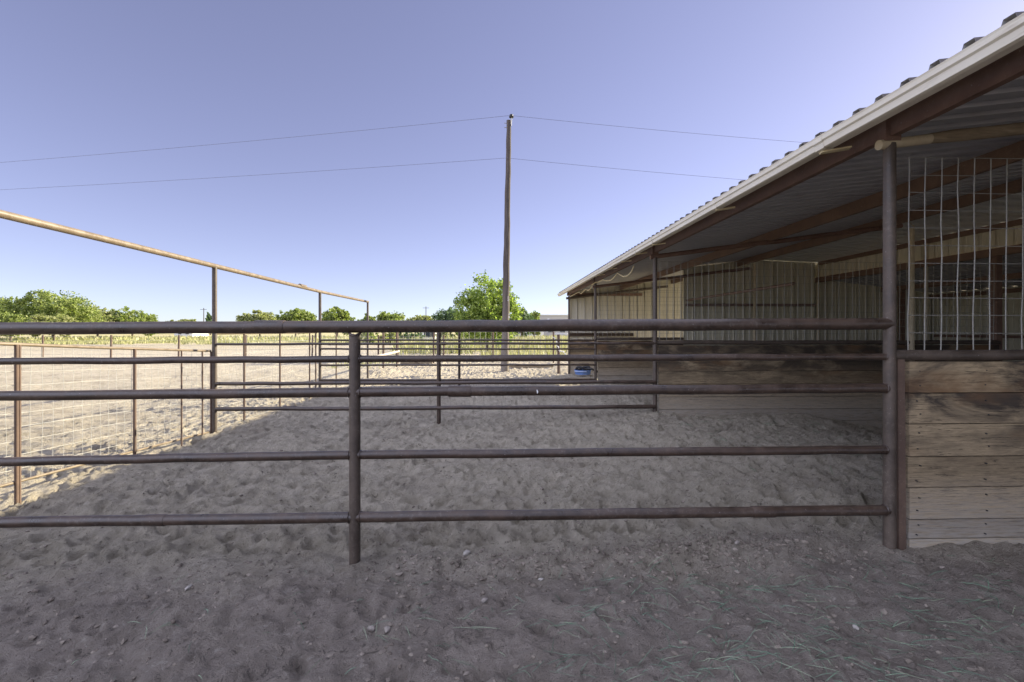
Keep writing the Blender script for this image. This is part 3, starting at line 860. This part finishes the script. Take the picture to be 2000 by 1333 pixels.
tb = thing('feed_tub', 'low round blue tub on the ground against the end boards of the barn', 'tub', (2.95, 16.2, gh(2.95, 16.2)))
tx, ty = 3.02, 16.1; tz = gh(tx, ty) + .05
n = 28; rings = [(.26, 0), (.295, .15), (.31, .165), (.285, .165), (.25, .02)]
vs = [(tx + r_ * math.cos(2 * math.pi * k / n), ty + r_ * math.sin(2 * math.pi * k / n), tz + h_) for r_, h_ in rings for k in range(n)]
fs = [(i * n + k, i * n + (k + 1) % n, (i + 1) * n + (k + 1) % n, (i + 1) * n + k) for i in range(4) for k in range(n)]
fs += [tuple(range(n - 1, -1, -1)), tuple(4 * n + k for k in range(n))]
MB().add(vs, fs).build('tub_wall', M['blue'], tb)
MB().tube([(tx + .297 * math.cos(t), ty + .297 * math.sin(t), tz + .12) for t in np.linspace(3.3, 5.0, 12)], .016, 6).build('rim_band', M['paleblue'], tb)
mb = MB(); pts = [(tx + .02 + .24 * math.cos(t), ty + .2 * math.sin(t), tz + .2 + .07 * math.sin(2 * t)) for t in np.linspace(0, 6.6, 26)]
mb.tube(pts, .045, 8)
mb.tube([(tx + .1, ty, tz + .2), (tx + .3, ty - .1, tz + .2), (tx + .55, ty - .05, tz + .08), (tx + .62, ty, tz)], .035, 8)
tag(mb.build('rubber_liner', M['black']), 'crumpled black rubber lying in the blue tub', 'rubber')

# ------------------------------------------------------------------ utility pole and wires
PX, PYY = .33, 19.0
up = thing('utility_pole', 'tall weathered wooden utility pole in the middle, taller than everything else', 'utility pole', (PX, PYY, 0))
base, top = atY(986, 720, PYY), atY(994, 236, PYY)
rr = random.Random(9)
pts = [base + (top - base) * (i / 24) + Vector((rr.uniform(-.012, .012), 0, 0)) for i in range(25)]
pts[0] = pts[0] - Vector((0, 0, .5))
MB().tube(pts, [.165 - .070 * i / 24 + rr.uniform(-.004, .004) for i in range(25)], 16).build('shaft', M['pole'], up)
MB().tube([top + Vector((.09, -.06, -.25)), top + Vector((.11, -.06, .12))], .018, 8).build('insulator_pin', M['gap'], up)
MB().tube([top + Vector((.10, -.06, z)) for z in (.10, .13, .16, .21, .24)], [.09, .105, .07, .075, .03], 12).build('insulator', M['black'], up)
for py in (241, 249.5):
    q = atY(990, py, PYY); MB().tube([q + Vector((-.11, 0, 0)), q + Vector((.05, 0, 0))], .014, 6).build('step_pin', M['gap'], up)
def mark(txt, px, py, size):
    cu = bpy.data.curves.new('painted_number', 'FONT'); cu.body = txt; cu.size = size; cu.extrude = .004; cu.align_x = 'CENTER'
    cu.materials.append(M['white'])
    o = bpy.data.objects.new('painted_number', cu); COL.objects.link(o)
    bpy.context.view_layer.update()
    me = bpy.data.meshes.new_from_object(o.evaluated_get(bpy.context.evaluated_depsgraph_get()))
    bpy.data.objects.remove(o); o = bpy.data.objects.new('painted_number', me); COL.objects.link(o)
    q = atY(px, py, PYY)
    o.location = (q.x, PYY - .162, q.z); o.rotation_euler = (R(90), 0, 0)
    o.parent = up; bpy.context.view_layer.update(); o.matrix_parent_inverse = up.matrix_world.inverted()
mark('2', 992, 584, .11); mark('0', 992.5, 589, .11); mark('1', 993.7, 616, .09); mark('1', 995.7, 616, .09); mark('1', 993.6, 622, .14); mark('L', 995.8, 622, .14)
def sagwire(ps, label):
    mb = MB(); pts = []
    for (a, b, sag) in ps:
        for i in range(24):
            t = i / 24; p = a.lerp(b, t); p.z -= sag * 4 * t * (1 - t); pts.append(p)
    pts.append(ps[-1][1])
    tag(mb.tube(pts, .0065, 5, False).build('overhead_wire', M['wire_dark']), label, 'wire', 'overhead wires')
def wp(px, py, Y): return atY(px, py, Y)
sagwire([(wp(-900, 374, 27), wp(997, 226, PYY - .06), 0.35), (wp(997, 226, PYY - .06), wp(2300, 318, 22), .3)], 'upper overhead wire running over the pole top insulator')
sagwire([(wp(-900, 404, 26), wp(990, 309, PYY - .16), 0.3), (wp(990, 309, PYY - .16), wp(2300, 398, 22), .3)], 'lower overhead wire fixed partway down the wooden pole')

# ------------------------------------------------------------------ trees
def tree(name, label, cx, cy, zb, wd, ht, nleaf, ls, mat, seed, nlobe=14, low=.12, group=None, thick=.05, flat=1.):
    rs = np.random.RandomState(seed)
    o = thing(name, label, 'tree', (cx, cy, zb), group)
    rx, rzv = wd / 2, ht * (1 - low) / 2
    cz = zb + ht * low + rzv
    lobes = []
    for i in range(nlobe):
        zz = -.75 + 1.65 * (i + .5) / nlobe
        az = i * 2.39996 + rs.uniform(-.5, .5)
        rr_ = math.sqrt(max(.05, 1 - zz * zz)) * rs.uniform(.5, .82)
        lobes.append((np.array([rr_ * math.cos(az), rr_ * math.sin(az), zz * rs.uniform(.55, .80)]), rs.uniform(.25, .42)))
    for i in range(3):
        lobes.append((rs.uniform(-.3, .3, 3), .45))
    per = rs.dirichlet(np.array([l[1] ** 2 for l in lobes]) * 40)
    C = []
    for (p, lr), f in zip(lobes, per):
        n = max(8, int(nleaf * f))
        d = rs.normal(size=(n, 3)); d /= np.linalg.norm(d, axis=1)[:, None]
        # leaves gather in tufts on each limb end
        tuf = rs.normal(size=(max(4, n // 22), 3)); tuf /= np.linalg.norm(tuf, axis=1)[:, None]
        k = rs.randint(len(tuf), size=n)
        dd = tuf[k] * rs.uniform(.55, 1.08, (n, 1)) + d * rs.uniform(.05, .34, (n, 1))
        C.append(p + dd * lr)
    C = np.concatenate(C)
    C = C * np.array([rx, rx * flat, rzv]) + np.array([cx, cy, cz])
    C = C[C[:, 2] > zb + .1]
    n = len(C)
    a = rs.normal(size=(n, 3)); a /= np.linalg.norm(a, axis=1)[:, None]
    b = np.cross(a, rs.normal(size=(n, 3))); b /= np.linalg.norm(b, axis=1)[:, None]
    s = ls * rs.uniform(.6, 1.35, (n, 1))
    nrm = np.cross(a, b)
    V = np.stack([C - a * s * .62, C - b * s * .42 + nrm * s * .08, C + a * s * .62, C + b * s * .42 + nrm * s * .08], 1).reshape(-1, 3)
    F = np.arange(4 * n).reshape(n, 4)
    link('crown', np_mesh('crown', V, F, M[mat]), o)
    mb = MB()
    tz_ = cz - rzv * .35
    r0 = ht * thick * .5
    mb.tube([(cx, cy, zb - .3), (cx + .01 * wd, cy, zb + (tz_ - zb) * .5), (cx, cy, tz_)], [r0 * 1.25, r0, r0 * .8], 8)
    for p, lr in lobes:
        e = np.array([cx, cy, cz]) + p * np.array([rx, rx * flat, rzv])
        mid = np.array([cx, cy, tz_]) * .5 + e * .5 + rs.normal(size=3) * wd * .03
        mb.tube([(cx, cy, tz_ - .05), tuple(mid), tuple(e)], [r0 * .6, r0 * .34, r0 * .12], 5)
    mb.build('trunk', M['bark'], o)
    return o
def far_tree(x0, x1, ytop, D, label, mat, seed, zb=-.4, nleaf=2600, nlobe=16, low=.05, group='far trees along the field edge', ls=None):
    a, b = atY(x0, 640, D), atY(x1, 640, D)
    zt = atY((x0 + x1) / 2, ytop, D).z
    wd = b.x - a.x
    return tree('tree', label, (a.x + b.x) / 2, D, zb, wd * 1.02, zt - zb, int(nleaf * 4.2), ls or max(.17, D * .0033), mat, seed, nlobe, low, group)
tree('cottonwood_tree', 'bright leafy young cottonwood standing behind the wooden utility pole', atY(950, 600, 31).x, 31, -.4, (1018 - 883) / FPX * 31, atY(950, 539, 31).z + .4, 21000, .125, 'leaf_bright', 21, 30, .06, None, .035)
FT = [(-70, 62, 575, 84, 'large leafy tree cut off by the left picture edge', 'leaf_far', 1, 3400),
      (28, 178, 566, 80, 'broad domed tree, biggest of the far trees at left', 'leaf_far', 2, 5200),
      (-20, 60, 606, 70, 'low bright bush at the far left below the big trees', 'leaf_far', 15, 2000),
      (60, 150, 612, 68, 'low rounded bush in front of the broad domed tree', 'leaf_olive', 16, 2000),
      (148, 232, 594, 98, 'thin see-through tree right of the broad domed tree', 'leaf_olive', 3, 1500),
      (212, 304, 598, 104, 'ragged open tree ending the left tree row', 'leaf_far', 4, 2000),
      (328, 394, 621, 190, 'faint low tree line just left of the first tall post', 'leaf_olive', 17, 1500),
      (402, 420, 612, 170, 'tiny slim tree beside the distant power pole', 'leaf_blue', 5, 700),
      (466, 548, 605, 122, 'rounded olive tree left of the pale green pair', 'leaf_olive', 6, 2600),
      (540, 614, 599, 116, 'twin topped green tree between two tall posts', 'leaf_far', 7, 2800),
      (627, 690, 598, 110, 'compact round green tree just right of the second tall post', 'leaf_far', 8, 2800),
      (700, 742, 611, 132, 'small green tree crossed by the last tall post', 'leaf_far', 9, 1600),
      (728, 794, 606, 128, 'open feathery tree right of the last tall post', 'leaf_far', 10, 2000),
      (790, 852, 612, 140, 'low scrubby tree around the second distant pole', 'leaf_olive', 11, 2200),
      (846, 912, 594, 92, 'dark bluish tree left of the bright cottonwood', 'leaf_blue', 12, 3600),
      (994, 1042, 598, 84, 'dusky spiky tree just right of the utility pole', 'leaf_blue', 13, 2600),
      (1026, 1060, 606, 96, 'small green tree beside the pale flat roofed house', 'leaf_far', 14, 1800),
      (1086, 1118, 618, 165, 'tree top peeking over the pale flat roofed house', 'leaf_far', 18, 900)]
for x0, x1, yt, D, lab, mt, sd_, nl in FT: far_tree(x0, x1, yt, D, lab, mt, sd_, nleaf=nl)
BU = [(700, 742, 644, 58, 'dense green bush seen behind the fence near the white house, leftmost', 'leaf_far', 31), (738, 778, 645, 60, 'bush between the dense leftmost bush and the white house', 'leaf_olive', 32),
      (776, 826, 643, 62, 'darkest bush, just left of the white house gable', 'leaf_blue', 33), (846, 880, 645, 60, 'bush just right of the white house', 'leaf_olive', 34), (878, 920, 646, 57, 'bush left of the parked red truck', 'leaf_far', 35),
      (936, 962, 646, 55, 'bright bush right of the parked red truck', 'leaf_bright', 36)]
for x0, x1, yt, D, lab, mt, sd_ in BU:
    a, b = atY(x0, 640, D), atY(x1, 640, D); zt = atY(800, yt - 6, D).z
    o = tree('bush', lab, (a.x + b.x) / 2, D, -.5, (b.x - a.x) * 1.1, zt + .5, 1300, .2, mt, sd_, 8, .0, 'bushes behind the wire fence'); o['category'] = 'bush'

# ------------------------------------------------------------------ far buildings, truck and poles
def dbox(mb, x0, x1, y0, y1, z0, z1): return mb.box(((x0 + x1) / 2, (y0 + y1) / 2, (z0 + z1) / 2), (x1 - x0, y1 - y0, z1 - z0))
D = 120
a, b, t = atY(1053, 640, D), atY(1150, 640, D), atY(1053, 616.5, D).z
h1 = thing('flat_roofed_house', 'pale flat roofed house just left of the barn corner', 'house', (a.x, D, 0))
dbox(MB(), a.x, b.x, D, D + 9, -1, t).build('wall', M['stucco'], h1, False)
dbox(MB(), a.x - .2, b.x + .2, D - .2, D + 9.2, t, t + .25).build('parapet', M['house'], h1, False)
for k in (.18, .42, .64):
    x = a.x + (b.x - a.x) * k; dbox(MB(), x, x + 1.3, D - .04, D + .05, .9, 2.1).build('window', M['glass'], h1, False)
def gable(x0, x1, D, ze, zr, label, seed):
    a, b = atY(x0, 650, D).x, atY(x1, 650, D).x
    o = thing('house', label, 'house', (a, D, 0), 'far white houses')
    mb = MB(); d2 = D + 7
    mb.add([(a, D, -1), (b, D, -1), (b, D, ze), ((a + b) / 2, D, zr), (a, D, ze), (a, d2, -1), (b, d2, -1), (b, d2, ze), ((a + b) / 2, d2, zr), (a, d2, ze)],
           [(0, 1, 2, 3, 4), (9, 8, 7, 6, 5), (1, 6, 7, 2), (5, 0, 4, 9)])
    mb.build('wall', M['house'], o, False)
    mb = MB(); m_ = (a + b) / 2
    for e in (a - .4, b + .4):
        mb.bar((m_, (D + d2) / 2, zr + .08), (e, (D + d2) / 2, ze - .05), 8, .12, (0, 1, 0)) if False else mb.add([(m_, D - .3, zr + .06), (e, D - .3, ze - .08), (e, d2 + .3, ze - .08), (m_, d2 + .3, zr + .06), (m_, D - .3, zr + .2), (e, D - .3, ze + .06), (e, d2 + .3, ze + .06), (m_, d2 + .3, zr + .2)], [(0, 1, 2, 3), (7, 6, 5, 4), (0, 4, 5, 1), (1, 5, 6, 2), (2, 6, 7, 3)])
    mb.build('roof', M['houseroof'], o, False)
    for k in (.22, .62):
        x = a + (b - a) * k; dbox(MB(), x, x + .9, D - .03, D + .05, .3, 1.2).build('window', M['glass'], o, False)
gable(822, 850, 75, 1.3, 2.0, 'small white gabled house glimpsed between bushes behind the pens', 1)
gable(340, 376, 130, 1.7, 2.6, 'distant white house left of the first tall post', 2)
gable(1006, 1062, 110, 1.4, 2.0, 'low whitish shed beyond the weeds right of the utility pole', 3)
# truck
D = 64; a, b = atY(917, 650, D).x, atY(941, 650, D).x; wv = b - a; cxv = (a + b) / 2
tr = thing('parked_truck', 'old dull red truck parked facing the pens behind the fence', 'truck', (cxv, D, -.4))
mb = MB(); dbox(mb, a, b, D, D + 4.6, .15, .95); dbox(mb, a + .1, b - .1, D + 1.3, D + 2.9, .952, 1.75); dbox(mb, a + .02, a + .25, D - .12, D - .002, .2, .9); dbox(mb, b - .25, b - .02, D - .12, D - .002, .2, .9)
mb.build('body', M['redpaint'], tr, False)
dbox(MB(), a + .22, b - .22, D + 1.25, D + 1.296, 1.0, 1.62).build('windscreen', M['glass'], tr, False)
dbox(MB(), a + .3, b - .3, D - .09, D - .004, .35, .85).build('grille', M['gap'], tr, False)
dbox(MB(), a - .02, b + .02, D - .25, D - .13, -.05, .14).build('bumper', M['black'], tr, False)
for x in (a + .14, b - .14): MB().tube([(x, D - .16, .7), (x, D - .125, .7)], .1, 12).build('headlight', M['white'], tr)
for x in (a + .15, b - .15):
    for y in (D + .8, D + 3.7): MB().tube([(x - .11, y, -.02), (x + .11, y, -.02)], .38, 16).build('wheel', M['black'], tr)
for px, yt, D, lab in ((398, 602, 150, 'small distant power pole left of the first tall post'), (832, 599, 150, 'small distant power pole rising from the scrubby tree')):
    q = atY(px, yt, D)
    o = thing('power_pole', lab, 'utility pole', (q.x, D, 0), 'distant power poles')
    MB().tube([(q.x, D, -.6), (q.x, D, q.z)], [.16, .11], 8).build('shaft', M['pole'], o)
    MB().box((q.x, D - .15, q.z - .5), (2.0, .1, .12)).build('crossarm', M['pole'], o, False)

# ------------------------------------------------------------------ grass and weeds, hay, clods, stones
def blades(n, xr, yr, hmin, hmax, wd, seed, lean=.35):
    rs = np.random.RandomState(seed)
    x, y = rs.uniform(*xr, n), rs.uniform(*yr, n)
    keep = vnoise(x * .22, y * .22, seed + 1) + rs.uniform(-.4, .4, n) > -.25
    x, y = x[keep], y[keep]; n = len(x)
    h = rs.uniform(hmin, hmax, n); z = gbase(x, y) - .03
    an = rs.uniform(0, 6.28, n); dx, dy = np.cos(an) * wd * h, np.sin(an) * wd * h
    lx, ly = rs.normal(0, lean, n) * h, rs.normal(0, lean, n) * h
    V = np.stack([np.stack([x - dx, y - dy, z], 1), np.stack([x + dx, y + dy, z], 1), np.stack([x + lx, y + ly, z + h], 1)], 1).reshape(-1, 3)
    return V
Vs = np.concatenate([blades(26000, (-75, 28), (60, 74), .15, .5, .22, 3), blades(9000, (-95, 30), (74, 110), .3, .8, .4, 4)])
o = link('grass', np_mesh('grass', Vs, np.arange(len(Vs)).reshape(-1, 3), M['weed'])); o['kind'] = 'stuff'
Vs = np.concatenate([blades(7000, (-9, 9), (34, 54), .3, 1.35, .06, 6, .2), blades(1500, (-1, 5), (26, 34), .2, .7, .1, 7, .3), blades(700, (-8, -4.9), (21, 30), .1, .35, .12, 8)])
o = link('weeds', np_mesh('weeds', Vs, np.arange(len(Vs)).reshape(-1, 3), M['weed'])); o['kind'] = 'stuff'

rr = random.Random(77)
mb = MB()
cl = [(atY(1270, 1260, 2.1), .16, 42), (atY(1860, 1215, 2.25), .22, 90), (atY(1560, 1215, 2.25), .25, 80), (atY(1330, 1310, 2.0), .2, 60), (atY(1080, 1240, 2.15), .15, 36), (atY(1500, 1120, 2.7), .3, 70), (atY(1680, 1250, 2.1), .2, 60), (atY(1150, 1160, 2.5), .25, 40), (atY(1280, 1110, 2.75), .25, 50), (atY(750, 1160, 2.5), .12, 14), (atY(1960, 1150, 2.5), .25, 50), (atY(1420, 1245, 2.15), .18, 60), (atY(880, 1180, 2.4), .2, 24)]
def strand(x, y, L, a0, r, lift):
    pts = []; a = a0; cv = rr.gauss(0, 1.0); p0 = (x, y)
    xy = []
    for k in range(6):
        xy.append((x, y)); x += math.cos(a) * L / 5; y += math.sin(a) * L / 5; a += cv * L * .6
    z0, z1_ = gh(*xy[0]), gh(*xy[-1]) + max(0, rr.gauss(.0, .10)) * L
    for k, (x, y) in enumerate(xy):
        t = k / 5
        pts.append((x, y, max(gh(x, y), z0 + (z1_ - z0) * t + lift * math.sin(t * math.pi)) + .003))
    mb.tube(pts, [r * .7, r, r, r, r * .8, r * .35], 3, False)
for p, rad, n in cl:
    am = rr.uniform(-.9, .3)
    for k in range(int(n * .5)): strand(p.x + rr.gauss(0, rad * .8), p.y + rr.gauss(0, rad * .45), rr.uniform(.03, .16), am + rr.gauss(0, .6), rr.uniform(.0006, .0012), rr.uniform(0, .01))
for k in range(330):
    x = rr.triangular(-.6, 4.2, 2.3); y = rr.uniform(1.5, 3.0) + max(0, 0)
    strand(x, y, rr.uniform(.03, .17), rr.gauss(-.4, .8), rr.uniform(.0008, .0016), rr.uniform(0, .012))
for k in range(60): strand(rr.uniform(-2.3, .2), rr.uniform(1.5, 3.0), rr.uniform(.03, .14), rr.uniform(-3, 3), rr.uniform(.0008, .0016), .008)
for k in range(120): strand(rr.uniform(2.6, 5.5), rr.uniform(4.2, 7.2), rr.uniform(.05, .2), rr.uniform(-3, 3), rr.uniform(.001, .002), .01)
o = mb.build('loose_hay', M['hay'], None, False); o['kind'] = 'stuff'

def lump(mb, x, y, z, r, rr, sq=.6):
    ico = [(0, 0, 1), (.894, 0, .447), (.276, .851, .447), (-.724, .526, .447), (-.724, -.526, .447), (.276, -.851, .447), (.724, .526, -.447), (-.276, .851, -.447), (-.894, 0, -.447), (-.276, -.851, -.447), (.724, -.526, -.447), (0, 0, -1)]
    fs = [(0, 1, 2), (0, 2, 3), (0, 3, 4), (0, 4, 5), (0, 5, 1), (1, 6, 2), (2, 7, 3), (3, 8, 4), (4, 9, 5), (5, 10, 1), (2, 6, 7), (3, 7, 8), (4, 8, 9), (5, 9, 10), (1, 10, 6), (11, 7, 6), (11, 8, 7), (11, 9, 8), (11, 10, 9), (11, 6, 10)]
    a = rr.uniform(0, 6.3); e = rr.uniform(.65, 1.35)
    vs = []
    for (i, j, k) in ico:
        s = r * rr.uniform(.72, 1.2)
        u, v_ = i * s * e, j * s / e
        vs.append((x + u * math.cos(a) - v_ * math.sin(a), y + u * math.sin(a) + v_ * math.cos(a), z + k * s * sq))
    mb.add(vs, fs)
mb = MB(); rr = random.Random(5)
for k in range(12500):
    q = rr.random()
    if q < .62:
        x, y = rr.uniform(-3.4, 3.6), rr.uniform(1.35, 3.25)
        if vnoise(np.array(x * 1.6), np.array(y * 1.6), 51) + rr.uniform(-.5, .5) < -.05: continue
    elif q < .8: x, y = rr.triangular(-1.0, 2.65, 1.6), 3.12 + rr.gauss(0, .10)
    else: x, y = rr.uniform(-6.5, 2.6), 3.3 + 9 * rr.random() ** 2
    r_ = .0025 + .019 * rr.random() ** 5 + (.005 if .62 < q < .8 else 0) * rr.random() ** 2
    lump(mb, x, y, gh(x, y) - r_ * rr.uniform(-.1, .25), r_, rr, rr.uniform(.4, .75))
o = mb.build('dirt_clods', M['clod'], None, False); o['kind'] = 'stuff'
def stone(px, py, wpx, label, mat, seed):
    d = ray(px, py); t = (H + .05) / -d[2]
    for _ in range(6): t = (H - gh(d[0] * t, d[1] * t)) / -d[2]
    x, y = d[0] * t, d[1] * t
    r_ = wpx / FPX * y * .5
    mb = MB(); lump(mb, x, y, gh(x, y) + r_ * .35, r_, random.Random(seed), .7)
    o = mb.build('stone', M[mat], None, False)
    bv = o.modifiers.new('bevel', 'BEVEL'); bv.width = r_ * .12; bv.segments = 2
    tag(o, label, 'stone', 'stones on the alley dirt')
stone(912, 1083, 17, 'palest squarish stone on the dirt right of the near fence post', 'stone', 1)
stone(725, 1231, 16, 'dark rounded stone left of its twin, below the near fence post', 'stone_d', 2)
stone(756, 1231, 15, 'dark rounded stone right of its twin, below the near fence post', 'stone_d', 3)
stone(1056, 1134, 11, 'small upright pale stone on the dirt with scattered hay', 'stone', 4)
stone(946, 1172, 14, 'flat brownish stone on the dirt below the palest stone', 'stone_d', 5)
stone(1672, 1228, 14, 'pale stone lying among green hay in the right foreground', 'stone', 6)
stone(1440, 1062, 14, 'grey stone on the crumbled dirt edge under the lowest rail', 'stone_d', 7)
stone(368, 1151, 15, 'flat pale stone in the left foreground dirt', 'stone', 8)
